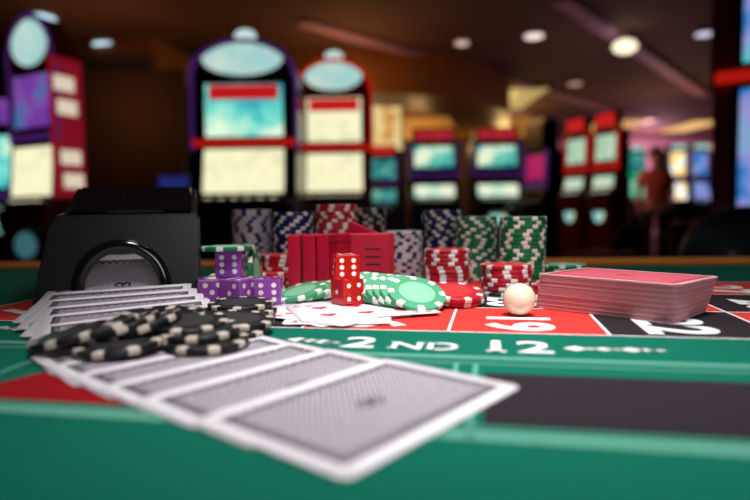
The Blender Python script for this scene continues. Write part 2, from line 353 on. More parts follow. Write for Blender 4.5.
# ------------------------------------------------------------------ chairs
CHM = mat('black_vinyl', (.012,.011,.014), .55, coat=.1); CHR = mat('red_vinyl', (.35,.01,.015), .5)
def chair(loc, rz, label, back_top=.98, w=.46, seat=.62, seat_m=CHR):
    t = empty('casino_chair', loc, rz); tag(t, label, 'chair', 'chairs in the gaming hall')
    bm = bmesh.new(); tube(bm, (0,0,0), (0,0,.03), .24, 32); tube(bm, (0,0,.03), (0,0,.05), .2, 32, 0, .06); link('base', bm_mesh('base', bm, STEEL), t)
    bm = bmesh.new(); tube(bm, (0,0,.05), (0,0,seat-.06), .035, 20); link('pedestal', bm_mesh('pedestal', bm, STEEL), t)
    bm = bmesh.new(); box(bm, (0,0,seat-.02), (w,.44,.08), 0, .03); link('seat', bm_mesh('seat', bm, seat_m, True), t)
    bm = bmesh.new(); z0 = seat+.04
    pts = [(-w*.42,z0),(w*.42,z0)] + [(w/2*abs(math.cos(a))**.6*(1 if math.cos(a) > 0 else -1), back_top-.16+.16*math.sin(a)**.8) for a in [PI*i/20 for i in range(1,20)]]
    prism(bm, pts, -.03, .03)
    bmesh.ops.bevel(bm, geom=[e for e in bm.edges if abs(e.verts[0].co.y-e.verts[1].co.y) < 1e-5], offset=.015, segments=3, affect='EDGES')
    for v in bm.verts: v.co.y += -.22-(v.co.z-z0)*.15
    link('backrest', bm_mesh('backrest', bm, CHM, True), t)
    for s in (-1, 1):
        bm = bmesh.new(); tube(bm, (s*w*.3,-.16,seat-.03), (s*w*.3,-.245,z0+.06), .014, 12); link('back_bracket', bm_mesh('back_bracket', bm, STEEL), t)
    return t
chair((X(745,1.55), 1.75, 0), .1, 'black rounded chair back behind the table at the right edge', .872, .46, .52, CHM)
chair(place(672, 9.3), .0, 'black chair with red seat facing the bright far bank, left one', 1.0, .4, .66)
chair(place(708, 9.3), .0, 'black chair with red seat facing the bright far bank, right one', 1.0, .4, .66)
chair(place(604, 5.0), .6, 'dark chair in front of the angled red slot machines', .74, .4, .5)

# ------------------------------------------------------------------ person far behind
def skin_body(name, joints, edges, m, parent=None, root=0, lv=2):
    me = bpy.data.meshes.new(name); me.from_pydata([j[0] for j in joints], edges, [])
    o = link(name, me, parent)
    sk = o.modifiers.new('skin', 'SKIN')
    for i, j in enumerate(joints):
        v = me.skin_vertices[0].data[i]; v.radius = (j[1], j[2] if len(j) > 2 else j[1]); v.use_root = (i == root)
    sk.use_smooth_shade = True
    ss = o.modifiers.new('sub', 'SUBSURF'); ss.levels = lv; ss.render_levels = lv
    me.materials.append(m); return o
skin_m = mat('skin', (.55,.27,.17), .5); shirt = mat('red_shirt', (.55,.10,.05), .8); trou = mat('dark_trousers', (.02,.02,.03), .8); hair = mat('brown_hair', (.05,.025,.015), .6)
pr = empty('person', (X(655,8.6), 8.6, 0), -.35); tag(pr, 'person in red shirt and dark trousers standing among the far slot machines', 'person')
J = [((0,0,.92),.14,.11), ((0,0,1.12),.125,.10), ((0,.0,1.32),.15,.10), ((0,.0,1.42),.07), ((0,-.01,1.50),.05), ((0,-.02,1.56),.075,.085), ((0,-.02,1.65),.085,.10), ((0,-.015,1.71),.05),
     ((.17,0,1.38),.055), ((.22,-.02,1.12),.043), ((.19,-.2,.99),.033), ((.185,-.26,.97),.03,.02),
     ((-.17,0,1.38),.055), ((-.23,0,1.12),.043), ((-.22,-.08,.90),.033), ((-.22,-.1,.85),.03,.02),
     ((.095,0,.84),.09), ((.10,-.02,.49),.055), ((.10,.02,.10),.03), ((.105,-.09,.035),.03,.025),
     ((-.095,0,.84),.09), ((-.11,-.01,.49),.055), ((-.12,.03,.10),.03), ((-.13,-.08,.035),.03,.025)]
E = [(0,1),(1,2),(2,3),(3,4),(4,5),(5,6),(6,7),(2,8),(8,9),(9,10),(10,11),(2,12),(12,13),(13,14),(14,15),(0,16),(16,17),(17,18),(18,19),(0,20),(20,21),(21,22),(22,23)]
skin_body('body', J, E, skin_m, pr)
for s, hx, pts in ((1, .185, (-.26,.97)), (-1, -.22, (-.1,.85))):
    for k in range(4):
        x = hx+(k-1.5)*.018; L = (.065,.075,.07,.055)[k]
        y, z = pts
        d = Vector((0,-.6,-.6)) if s > 0 else Vector((0,-.15,-1)); d.normalize()
        a = Vector((x,y,z)); b = a+d*L*.55; c = b+(d+Vector((0,.25,-.5))).normalized()*L*.5
        skin_body('finger', [(tuple(a),.009), (tuple(b),.0085), (tuple(c),.007)], [(0,1),(1,2)], skin_m, pr, 0, 1)
    a = Vector((hx-s*.03,pts[0]+.01,pts[1]+.005)); skin_body('thumb', [(tuple(a),.011), (tuple(a+Vector((-s*.025,-.02,-.015))),.010), (tuple(a+Vector((-s*.03,-.045,-.035))),.008)], [(0,1),(1,2)], skin_m, pr, 0, 1)
skin_body('shirt', [((0,0,.90),.155,.125), ((0,0,1.12),.14,.115), ((0,0,1.33),.165,.115), ((0,0,1.42),.085), ((.17,0,1.385),.07), ((.215,-.015,1.17),.06), ((-.17,0,1.385),.07), ((-.225,0,1.17),.06)],
          [(0,1),(1,2),(2,3),(2,4),(4,5),(2,6),(6,7)], shirt, pr)
skin_body('trousers', [((0,0,.93),.15,.12), ((.095,0,.82),.10), ((.10,-.02,.49),.085), ((.10,.02,.10),.085), ((-.095,0,.82),.10), ((-.11,-.01,.49),.085), ((-.12,.03,.10),.085)],
          [(0,1),(1,2),(2,3),(0,4),(4,5),(5,6)], trou, pr)
for x, y in ((.10,.02),(-.12,.03)):
    skin_body('shoe', [((x,y+.02,.055),.055,.05), ((x,y-.06,.045),.05,.04), ((x-.005,y-.13,.04),.045,.035)], [(0,1),(1,2)], trou, pr, 0, 1)
bm = bmesh.new(); sphere(bm, (0,.012,1.675), .108, 0, (.92,1,1)); link('hair', bm_mesh('hair', bm, hair), pr)
for s in (-1, 1):
    bm = bmesh.new(); sphere(bm, (s*.032,-.112,1.635), .012, 0, (1,.5,.7), 10); link('eye', bm_mesh('eye', bm, hair), pr)
    bm = bmesh.new(); sphere(bm, (s*.088,-.01,1.62), .022, 0, (.4,.8,1.2), 10); link('ear', bm_mesh('ear', bm, skin_m), pr)
bm = bmesh.new(); sphere(bm, (0,-.122,1.61), .014, 0, (.8,1,1.4), 10); link('nose', bm_mesh('nose', bm, skin_m), pr)
bm = bmesh.new(); sphere(bm, (0,-.108,1.572), .018, 0, (1.2,.5,.35), 10); link('mouth', bm_mesh('mouth', bm, shirt), pr)

# ================================================================== THE TABLE
LA = math.radians(-11.2)
ref = G(448, 332); e1 = Vector((math.cos(LA), math.sin(LA), 0)); e2 = Vector((-math.sin(LA), math.cos(LA), 0))
BW, BD = .0826, .082
def LP(s, t, z=0): v = ref+e1*s+e2*t; return Vector((v.x, v.y, TZ+z))
def ST(px, py):               # layout coordinates of a photo pixel
    v = G(px, py)-ref; return v.dot(e1), v.dot(e2)
table = empty('roulette_table', (0,.2,0)); tag(table, 'roulette table with green felt layout of red and black boxes', 'gaming table')
ti = Matrix.Translation((0,.2,0)).inverted()
def tlink(name, bm, m, smooth=False):
    for v in bm.verts: v.co = ti @ v.co
    return link(name, bm_mesh(name, bm, m, smooth), table)
RA = math.radians(-5.5)
ra = Vector((math.cos(RA), math.sin(RA), 0)); rb = Vector((-math.sin(RA), math.cos(RA), 0)); ro = Vector((0,.705,0))
def slab(bm, s0, s1, t0, t1, z0, z1, mi=0, bev=0):
    c = ro+ra*(s0+s1)/2+rb*(t0+t1)/2+Vector((0,0,(z0+z1)/2))
    box(bm, c, (s1-s0, t1-t0, z1-z0), mi, bev, Matrix.Rotation(RA, 3, 'Z'))
bm = bmesh.new(); slab(bm, -1.3, 1.3, -.95, 0, TZ-.03, TZ); tlink('felt_top', bm, FELT)
rail_m = mat('amber_wood_rail', (.62,.22,.03), .75, spec=.1, var=.2, bscale=20)
bm = bmesh.new(); slab(bm, -1.36, 1.36, .0005, .075, TZ-.05, TZ+.004, 0, .003); slab(bm, -1.36, 1.36, -1.02, -.951, TZ-.05, TZ+.004, 0, .003)
for s in (-1.36, 1.301): slab(bm, s, s+.059, -.95, 0, TZ-.05, TZ+.004, 0, .003)
tlink('wooden_rail', bm, rail_m)
bm = bmesh.new(); slab(bm, -1.28, 1.28, -.94, -.02, TZ-.16, TZ-.031); tlink('apron', bm, mat('dark_wood_apron', (.05,.02,.012), .5))
for s in (-1.1, 1.1):
    for tt in (-.8, -.15):
        bm = bmesh.new(); c = ro+ra*s+rb*tt; tube(bm, (c.x,c.y,0), (c.x,c.y,TZ-.16), .045, 20, 0, .06); tlink('leg', bm, mat('dark_wood_leg', (.05,.02,.012), .5))
# printed layout: one flat print in the cloth
bm = bmesh.new()
def quad(pts, mi, z):
    f = bm.faces.new([bm.verts.new((p.x, p.y, TZ+z)) for p in pts]); f.material_index = mi
    if f.normal.z < 0: f.normal_flip()
def rect(s0, s1, t0, t1, mi, z=.00015): quad([LP(s0,t0), LP(s1,t0), LP(s1,t1), LP(s0,t1)], mi, z)
def pline(pts, w, mi, z=.0003):
    for a, b in zip(pts[:-1], pts[1:]):
        a, b = Vector(a), Vector(b); d = (b-a).normalized(); n = Vector((-d.y, d.x))*w/2; a -= d*w/2; b += d*w/2
        quad([LP(*(a+n)), LP(*(b+n)), LP(*(b-n)), LP(*(a-n))], mi, z)
rows = [{-4:2,-3:0,-2:1,-1:0,0:0,1:1,2:0,3:0,4:1,5:0}, ]
num = {}
REDS = {1,3,5,7,9,12,14,16,18,19,21,23,25,27,30,32,34,36}
for col in range(-4, 6):
    for r in range(3):
        n = 19+3*col+r           # the box right of the reference line is 19, numbers climb by three to the right
        if n < 1 or n > 36: continue
        rect(col*BW, (col+1)*BW, r*BD, (r+1)*BD, 0 if n in REDS else 1); num[(col, r)] = n
s0, s1 = -4*BW-.004, 6*BW
for r in range(4): pline([(s0, r*BD), (s1, r*BD)], .0016, 2)
for col in range(-4, 7): pline([(col*BW, 0), (col*BW, 3*BD)], .0016, 2)
pline([(-.55,-.0555),(.6,-.0555)], .0045, 3); pline([(-.55,-.0655),(.6,-.0655)], .0018, 3)
pline([(-.55,-.1475),(.6,-.1475)], .0065, 3)
pline([(-.55,-.141),(.6,-.141)], .0012, 3)
sb, _ = ST(483, 431)
rect(sb, sb+.33, -.1385, -.0795, 1)
pline([(sb-.004,-.1475),(sb-.004,-.0655)], .0018, 3); pline([(sb-.012,-.1475),(sb-.012,-.0655)], .0018, 3)
red_pts = [ST(-60,403), ST(-60,397), ST(42,373), ST(110,362), ST(132,408)]
red_pts[0] = (red_pts[0][0], -.1385); red_pts[-1] = (red_pts[-1][0], -.1385)
quad([LP(*p) for p in red_pts], 4, .00015)
a, b = Vector(ST(-20,381)), Vector(ST(40,358)); pline([a, b], .0022, 3)
# scroll ornaments either side of the section name
def orn(px0, px1, py0, py1):
    a = Vector(ST(px0, py0)); b = Vector(ST(px1, py1)); n = 7
    for i in range(n):
        c = a.lerp(b, i/(n-1)); k = (1.0,.55,.8,.5,.9,.6,.45)[i]*.0045; w = (.006,.003,.005,.003,.007,.004,.003)[i]
        quad([LP(c.x-w,c.y), LP(c.x,c.y-k), LP(c.x+w,c.y), LP(c.x,c.y+k)], 2, .0003)
    pline([a, b], .0012, 2)
orn(576, 660, 349, 351); orn(298, 335, 340, 343); orn(2, 28, 328, 330)
tlink('printed_layout', bm, [FRED, FBLK, FWHT, FPALE, FRED_DIM])
def lettering(txt, s, t, size, rot=0, sx=1.0, name='lettering', off=.012, serif=None):
    cu = bpy.data.curves.new('txt', 'FONT'); cu.body = txt; cu.size = size; cu.align_x = 'CENTER'; cu.align_y = 'CENTER'; cu.offset = size*off; cu.resolution_u = 6
    tmp = bpy.data.objects.new('txt', cu); C.objects.link(tmp)
    bpy.context.view_layer.update()
    dg = bpy.context.evaluated_depsgraph_get()
    me = bpy.data.meshes.new_from_object(tmp.evaluated_get(dg)); bpy.data.objects.remove(tmp)
    bm = bmesh.new(); bm.from_mesh(me)
    zs = [v.co for v in bm.verts]; x0 = min(v.x for v in zs); x1 = max(v.x for v in zs); y0 = min(v.y for v in zs); y1 = max(v.y for v in zs)
    for (fx, w, top) in (serif or []):    # little slab serifs
        yy = y1-size*.035 if top else y0+size*.035
        cx = x0+(x1-x0)*fx
        f = bm.faces.new([bm.verts.new((cx-w*size/2, yy-size*.035, 0)), bm.verts.new((cx+w*size/2, yy-size*.035, 0)), bm.verts.new((cx+w*size/2, yy+size*.035, 0)), bm.verts.new((cx-w*size/2, yy+size*.035, 0))])
    p = LP(s, t)
    mm = Matrix.Translation((p.x, p.y, TZ+.00045)) @ Matrix.Rotation(LA+rot, 4, 'Z') @ Matrix.Diagonal((sx,1,1,1)) 
    for v in bm.verts: v.co = mm @ v.co
    bpy.data.meshes.remove(me)
    tlink(name, bm, FWHT)
s, t_ = ST(360, 343.5); lettering('2', s, t_, .032, 0, 1.15)
s, t_ = ST(424, 347); lettering('ND', s, t_, .021, 0, 1.05, serif=[(.03,.22,False),(.03,.22,True),(.42,.2,True),(.6,.2,False),(.6,.2,True)])
s, t_ = ST(515, 348); lettering('12', s, t_, .033, 0, 1.08, serif=[(.09,.26,False)])
for (col, r), n in num.items():
    if -4 <= col <= 4: lettering(str(n), (col+.44)*BW, (r+.38)*BD, .050, -PI/2, 1.0, name='box_number', off=.03)

# ================================================================== CHIPS
CR, CT = .0195, .0033
def chip_mesh(name, base, spot, inlay, ring=None):
    ms = [mat(name+'_clay', base, .42, spec=.4, var=.08, bscale=300), mat(name+'_spot', spot, .42, spec=.4), mat(name+'_inlay', inlay, .4, spec=.4, var=.2, bscale=500)]
    bm = bmesh.new(); N = 48
    prof = [(.0118,CT/2-.00012),(.0122,CT/2-.00004),(.0126,CT/2-.0001),(.0150,CT/2-.0001),(.0154,CT/2),(.0190,CT/2),(.01945,CT/2-.0005),(CR,CT/2-.0009)]
    prof = prof+[(r, -z) for r, z in prof[::-1]]
    rings = [[bm.verts.new((r*math.cos(2*PI*i/N), r*math.sin(2*PI*i/N), z)) for i in range(N)] for r, z in prof]
    for k in range(len(prof)-1):
        for i in range(N):
            f = bm.faces.new((rings[k][i], rings[k+1][i], rings[k+1][(i+1)%N], rings[k][(i+1)%N]))
            rr = max(prof[k][0], prof[k+1][0]); outer = min(prof[k][0], prof[k+1][0]) > .0152
            f.material_index = 1 if (outer and i % 6 < 2) else (0 if rr > .0124 else 2)
            if not outer and .0108 < rr <= .0150 and i % 6 == 3 and ring: f.material_index = 1
            f.smooth = (k in (5,6,7,8,9))
    for ri, fl in ((0, False), (-1, True)):
        f = bm.faces.new(rings[ri] if not fl else rings[ri][::-1]); f.material_index = 2
    bmesh.ops.recalc_face_normals(bm, faces=bm.faces[:])
    return bm_mesh(name, bm, ms)
WH = (.80,.76,.72)
CHIP = {
 'green': chip_mesh('green_chip', (.006,.17,.05), WH, (.30,.62,.40)),
 'mint': chip_mesh('mint_chip', (.055,.33,.155), (.85,.88,.82), (.22,.56,.34)),
 'red': chip_mesh('red_chip', (.45,.008,.02), WH, (.62,.03,.03)),
 'navy': chip_mesh('navy_chip', (.003,.012,.10), WH, (.05,.08,.25)),
 'white': chip_mesh('white_chip', (.74,.70,.70), (.012,.03,.16), (.7,.7,.75)),
 'black': chip_mesh('black_chip', (.006,.006,.007), (.52,.46,.39), (.03,.03,.03)),
}
ORD = ['topmost','second','third','fourth','fifth','sixth','seventh','eighth','ninth','tenth','eleventh','twelfth','thirteenth','fourteenth','fifteenth','sixteenth','seventeenth','eighteenth','nineteenth','twentieth','twenty-first','twenty-second','twenty-third']
def chip(kind, loc, label, group, down=None, tilt=0, spin=None):
    o = link('poker_chip', CHIP[kind])
    spin = random.uniform(0, 6.3) if spin is None else spin
    R = Matrix.Rotation(spin, 4, 'Z')
    if tilt:
        dn = Vector((down[0], down[1], 0)).normalized(); ax = Vector((0,0,1)).cross(dn)   # tips the +down side downwards
        R = Matrix.Rotation(tilt, 4, ax) @ R
    o.matrix_world = Matrix.Translation(loc) @ R
    tag(o, label, 'poker chip', group); return o
def stack(kind, px, d, n, what, desc, jit=.0004, lean=(0,0), x=None):
    x = X(px, d) if x is None else x
    for k in range(n):
        top = n-1-k
        lb = f'{desc} chip, topmost of {what}' if top == 0 else f'{desc} chip, {ORD[top]} from the top of {what}'
        chip(kind, (x+random.uniform(-jit,jit)+lean[0]*k, d+random.uniform(-jit,jit)+lean[1]*k, TZ+.0003+CT*(k+.5)), lb, 'chips of '+what)
stack('white', 252, .605, 21, 'the tall white stack at far left', 'white navy-spotted')
stack('navy', 293.5, .557, 20, 'the navy stack left of the red tower', 'navy white-spotted')
stack('red', 336.5, .56, 22, 'the red tower behind the plaques', 'red white-spotted')
stack('black', 368, .612, 21, 'the black tower right of the red one', 'black white-spotted')
stack('white', 403, .58, 14, 'the white stack beside the plaques', 'white navy-spotted')
stack('navy', 443.5, .605, 20, 'the navy stack behind the red one', 'navy white-spotted')
stack('green', 476.5, .56, 18, 'the darker green tower on the left', 'green white-spotted')
stack('green', 521.5, .5, 18, 'the tall green tower on the right', 'green white-spotted', lean=(.00008,0))
stack('red', 447, .5, 10, 'the red stack before the navy one', 'red white-spotted')
stack('green', 564, .525, 5, 'the low green stack behind the deck', 'green white-spotted')
# short red stack whose lowest chip is black and pushed forward
xs, ys = X(506.5,.46), .46
chip('black', (xs-.003, ys-.008, TZ+.0003+CT*.5), 'black white-spotted chip lying under the short red stack by the ball', 'single chips')
for k in range(6):
    top = 5-k
    chip('red', (xs+random.uniform(-.0005,.0005), ys, TZ+.0003+CT*(k+1.5)), 'red white-spotted chip, '+('topmost of' if top == 0 else ORD[top]+' from the top of')+' the short stack behind the ball', 'chips of the short red stack')
for k in range(3):
    chip('red', (.1335+.001*k, .4345, TZ+.0003+CT*(k+.5)), 'red chip between ball and deck, '+['lowest','middle','uppermost'][k]+' of three', 'red chips between ball and deck')
# red stack left, its lower half pushed towards the camera
for k in range(9):
    top = 8-k; lo = k < 5
    x, y = (-.0875,.488) if lo else (-.0790,.5115)
    chip('red', (x+random.uniform(-.0006,.0006), y+(.009 if lo and k == 4 else 0), TZ+.0003+CT*(k+.5)), 'red chip, '+('topmost of' if top == 0 else ORD[top]+' from the top of')+' the stepped stack left of the plaques', 'chips of the stepped red stack')

def shingle(kind, start, step, n, down, tilt, z0, names, group, jit=.0):
    for k in range(n):
        x = start[0]+step[0]*k+random.uniform(-jit,jit); y = start[1]+step[1]*k+random.uniform(-jit,jit)
        z = TZ+z0+CR*math.sin(tilt)+CT/2*math.cos(tilt)+.0004
        a = random.uniform(-.0,.0)
        chip(kind, (x, y, z), names[k], group, down, tilt)
shingle('mint', (-.003,.421), (.0050,-.0057), 7, (.35,-.94), math.radians(27), 0,
        ['light green chip at the '+w for w in ('far left end of the right-hand sliding row','second place from the left of the right-hand sliding row','third place from the left of the right-hand sliding row',
         'middle of the right-hand sliding row','third place from the front of the right-hand sliding row','place just under the front chip of the right-hand sliding row','front of the right-hand sliding row, its whole face showing')], 'light green chips sliding down to the right')
shingle('mint', (-.030,.447), (-.0085,-.0050), 4, (-.80,-.60), math.radians(15), 0,
        ['light green chip behind the red dice, '+w for w in ('highest and rightmost of the left-hand row','second from the right of the left-hand row','third from the right of the left-hand row','leftmost and front of the left-hand row')], 'light green chips sliding down to the left')
for k, (x, y) in enumerate(((.0560,.4070), (.0545,.4040))):
    chip('red', (x, y, TZ+.0003+CR*math.sin(.2)+CT*(k+.5)), 'red chip tucked behind the front green chip, '+['lower','upper'][k]+' of two', 'red chips beside the green row', (.3,-.95), .2)

# black heap on the dealt cards
def heap(lst):
    for (x, y, z, dx, dy, tl, lb) in lst:
        t = math.radians(tl)
        chip('black', (x, y, TZ+z+CR*math.sin(t)+CT/2*math.cos(t)), lb, 'black chips heaped on the dealt cards', (dx, dy) if t else None, t)
CZ = .0032
heap([
 (-.1150,.287,CZ,-1,-.15,17,'black chip inside the left part of the heap, farthest in'),
 (-.1245,.284,CZ,-1,-.15,17,'black chip in the left part of the heap, second from its inner end'),
 (-.1340,.281,CZ,-1,-.2,16,'black chip near the left tip of the heap'),
 (-.1435,.277,CZ,-1,-.25,12,'black chip leaning down at the left tip of the heap'),
 (-.1180,.2680,CZ-.0005,-.5,-.8,5,'black chip lying low along the front left of the heap'),
 (-.0800,.2760,CZ-.0008,.3,-1,2,'black chip lying flat at the front right of the heap, lower one'),
 (-.0850,.2830,CZ+.0026,-.3,-1,3,'black chip lying at the front right of the heap, upper one'),
 (-.0930,.2900,CZ+.0048,.3,-1,5,'black chip leaning forward over the front right chips'),
 (-.1070,.2980,CZ+.0025,-.3,-1,10,'black chip at the peak of the heap leaning towards the front'),
 (-.0985,.3240,CZ-.001,.5,-.4,3,'black chip lying low behind the peak of the heap'),
 (-.1330,.3160,CZ+.000,-.5,-.3,4,'black chip lying low behind the left part of the heap'),
 (-.1210,.3180,CZ+.002,-.2,-1,7,'black chip on top behind the left part of the heap'),
 (-.0760,.3070,CZ-.002,.8,-.5,4,'black chip resting right of the peak of the heap'),
 (-.0745,.3150,CZ+.0012,.8,-.5,5,'black chip on top of the one right of the peak'),
 (-.1130,.3440,.0036,.2,-1,2,'black chip lying flat at the back of the heap'),
 (-.0810,.3560,.0005,.3,-1,0,'black chip flat on the felt right of the heap, lower one'),
 (-.0800,.3570,.0039,.3,-1,0,'black chip right of the heap, on top of the flat one'),
 (-.0830,.3590,.0073,.3,-1,2,'dark chip right of the heap, topmost beside the fanned face cards'),
])

# ================================================================== PLAQUES
PLQ = mat('crimson_plastic', (.50,.004,.030), .35, coat=.3); GRV = mat('dark_groove', (.06,.002,.006), .6)
def plaque(loc, rot, label, slits=False):
    t = link('gaming_plaque', None) ; t.location = loc; t.rotation_euler = rot
    tag(t, label, 'plaque', 'crimson plaques behind the dice')
    bm = bmesh.new(); box(bm, (0,0,0), (.031,.0095,.048), 0, .0012); link('plaque_body', bm_mesh('plaque_body', bm, PLQ, False), t)
    bm = bmesh.new()
    for z in ((.012,.006,.0,-.006) if slits else (.017,-.017)): box(bm, (.002 if slits else 0,-.0047,z), (.012 if slits else .024,.0005,.0014 if slits else .0006))
    link('groove', bm_mesh('groove', bm, GRV), t)
    return t
hz = TZ+.0245
plaque((-.0615,.466,hz), (0,0,PI/2-.05), 'crimson plaque standing edge-on, leftmost of the row')
plaque((-.0490,.466,hz), (0,0,PI/2-.12), 'crimson plaque standing edge-on, second from the left')
plaque((-.0370,.468,hz), (0,0,PI/2-.22), 'crimson plaque standing edge-on, third from the left')
plaque((-.0240,.480,hz), (0,0,-.25), 'crimson plaque standing turned, left of the slotted one')
plaque((-.0155,.500,TZ+.0300), (0,math.radians(24),-.1), 'crimson plaque leaning with a raised corner above the others')
plaque((-.0040,.463,hz), (0,0,.05), 'crimson plaque with dark slits facing forward, rightmost', True)
plaque((.0000,.4775,hz), (0,0,.0), 'crimson plaque standing behind the slotted one')

# ================================================================== DICE
PIPS = {1:[(0,0)], 2:[(-1,-1),(1,1)], 3:[(-1,-1),(0,0),(1,1)], 4:[(-1,-1),(-1,1),(1,-1),(1,1)], 5:[(-1,-1),(-1,1),(1,-1),(1,1),(0,0)], 6:[(-1,-1),(-1,0),(-1,1),(1,-1),(1,0),(1,1)]}
def die(size, body, pipm, loc, rz, faces, label, tilt=(0,0), name='die'):
    """faces: numbers on -y, +x, +z (the others follow, opposite faces add to seven)"""
    f, r, tp = faces; h = size/2
    bm = bmesh.new(); box(bm, (0,0,0), (size,size,size), 0, size*.05)
    for n, nv, uv in ((f,(0,-1,0),(1,0,0)), (7-f,(0,1,0),(1,0,0)), (r,(1,0,0),(0,1,0)), (7-r,(-1,0,0),(0,1,0)), (tp,(0,0,1),(1,0,0)), (7-tp,(0,0,-1),(1,0,0))):
        nv = Vector(nv); u = Vector(uv); w = nv.cross(u)
        for a, b in PIPS[n]:
            c = nv*(h+.00003)+u*a*size*.24+w*b*size*.27
            tube(bm, c-nv*.0006, c, size*.095, 16, 1)
    o = link(name, bm_mesh(name, bm, [body, pipm]))
    o.location = (loc[0], loc[1], TZ+loc[2]); o.rotation_euler = (tilt[0], tilt[1], rz)
    tag(o, label, 'die'); return o
RD = mat('clear_red_acrylic', (.85,.02,.012), .06, trans=.45, ior=1.3, coat=.5)
PU = mat('clear_purple_acrylic', (.50,.12,.66), .08, trans=.45, ior=1.3, coat=.5)
PW = mat('white_pip', (.88,.84,.80), .5); PG = mat('cream_pip', (.82,.72,.66), .5)
RS = .0168
rx, ry = X(346.5,.402), .402
die(RS, RD, PW, (rx, ry, .0030+RS/2), .62, (4,6,2), 'clear red die lying on the fanned face cards under the other')
die(RS, RD, PW, (rx-.0008, ry+.001, .0031+RS*1.5), .22, (6,4,5), 'clear red die stacked on top of the other red one')
PS = .0188
die(PS, PU, PG, (-.1190,.424,.0005+PS/2), .35, (5,4,1), 'clear purple die, leftmost of the lower row beside the shoe')
die(PS, PU, PG, (-.0975,.417,.0005+PS/2), -.5, (3,5,6), 'clear purple die in the middle of the lower row')
die(PS, PU, PW, (-.0765,.420,.0005+PS/2), .08, (6,3,2), 'clear purple die, rightmost of the lower row near the green chips')
die(PS, PU, PG, (-.1170,.4480,.0005+PS/2), .1, (2,3,6), 'clear purple die hidden behind the lower row')
die(PS, PU, PW, (-.1065,.4330,.0007+PS*1.5), .06, (6,5,4), 'clear purple die standing on top of the lower row')
chip('green', (-.1090,.4360,TZ+.0009+PS*2+CT/2), 'green chip lying on top of the raised purple die', 'single chips')
o = chip('green', (-.0935,.4460,TZ+.0200), 'green chip standing on edge behind the purple dice', 'single chips')
o.matrix_world = Matrix.Translation((-.0915,.4475,TZ+.0199)) @ Matrix.Rotation(-.06, 4, 'Y') @ Matrix.Rotation(PI/2, 4, 'Y')

# ================================================================== BALL
bm = bmesh.new(); sphere(bm, (0,0,0), .01, n=48)
o = link('roulette_ball', bm_mesh('roulette_ball', bm, mat('ivory_ball', (.80,.68,.52), .22, coat=.6, var=.06, bscale=60)))
o.location = (X(519.5,.359), .359, TZ+.0104); tag(o, 'ivory white roulette ball resting on the red box before the deck', 'roulette ball')

# ================================================================== CARDS
def card_mesh(name, L, W, th, mats, zf=None, prints=None, sub=14):
    bm = bmesh.new(); r = .0035; vs = []
    k = 5
    vals = [-W/2+r-r*math.cos(PI/2*i/k) for i in range(k+1)]
    vals = vals+[-W/2+r+(W-2*r)*i/sub for i in range(1, sub)]+[-v for v in vals[::-1]]
    NX_ = 8
    top, bot = [], []
    for v in vals:
        dv = max(0, abs(v)-(W/2-r)); hu = L/2-(r-math.sqrt(max(0, r*r-dv*dv)))
        rowt, rowb = [], []
        for i in range(NX_+1):
            u = -hu+2*hu*i/NX_; z = zf(u, v) if zf else 0
            rowt.append(bm.verts.new((u, v, z+th))); rowb.append(bm.verts.new((u, v, z)))
        top.append(rowt); bot.append(rowb)
    n = len(vals)
    def fc(vv, mi, sm=False):
        f = bm.faces.new(vv); f.material_index = mi; f.smooth = sm
    for j in range(n-1):
        for i in range(NX_):
            fc((top[j][i], top[j][i+1], top[j+1][i+1], top[j+1][i]), 0, True)
            fc((bot[j][i], bot[j+1][i], bot[j+1][i+1], bot[j][i+1]), 1, True)
        fc((bot[j][0], top[j][0], top[j+1][0], bot[j+1][0]), 2); fc((top[j][-1], bot[j][-1], bot[j+1][-1], top[j+1][-1]), 2)
    for i in range(NX_):
        fc((bot[0][i], bot[0][i+1], top[0][i+1], top[0][i]), 2); fc((top[-1][i], top[-1][i+1], bot[-1][i+1], bot[-1][i]), 2)
    for poly, mi in (prints or []):
        fc([bm.verts.new((p[0], p[1], th+.00008)) for p in poly], mi)
    return bm_mesh(name, bm, mats)
FL, FW = .0955, .0635
PAPER = (.80,.76,.79)
back_l = card_back_mat('grey_lattice_back', FL, FW, (.07,.055,.08), (.56,.52,.56), PAPER)
paper = mat('card_paper', PAPER, .45); edge_m = mat('card_edge', (.62,.58,.60), .6)
def prof(y):                   # the pile of dealt cards climbs to the mouth of the shoe
    return .0005+(.0128*((y-.275)/.14)**2 if y > .275 else 0)
TH = .0003
def dealt(B, ang, label, down=.022):
    a = math.radians(ang); l = Vector((math.cos(a), math.sin(a))); n = Vector((math.sin(a), -math.cos(a)))
    c = Vector(B)+l*FL/2-n*FW/2
    def zf(u, v):              # v runs against the sliding direction
        p = c+l*u-n*v
        return prof(p.y)+down*(v+FW/2)
    me = card_mesh('playing_card', FL, FW, TH, [back_l, paper, edge_m], zf)
    o = link('playing_card', me); o.location = (c.x, c.y, TZ); o.rotation_euler = (0,0,a)
    tag(o, label, 'playing card', 'face-down cards dealt from the shoe'); return o
far = [(-.2250,.402,11.5),(-.2170,.3865,14),(-.2080,.369,17.5),(-.1985,.350,22),(-.1885,.328,27.5),(-.1800,.304,33.5)]
names1 = ['face-down card nearest the shoe mouth, its border under the arch','second face-down card out from the shoe mouth','third face-down card out from the shoe mouth','fourth face-down card out from the shoe mouth','fifth face-down card out from the shoe mouth','sixth face-down card out, just behind the black chips']
for (x, y, an), lb in zip(far, names1):
    a = math.radians(an); n = Vector((math.sin(a), -math.cos(a)))
    dealt(Vector((x, y))+n*FW, an, lb)
names2 = ['face-down card whose near corner lies lowest left below the chips','fifth face-down card behind the front card',
          'fourth face-down card behind the front card','third face-down card behind the front card','second face-down card behind the front card','face-down card directly behind the front card','front face-down card with whole lattice back showing']
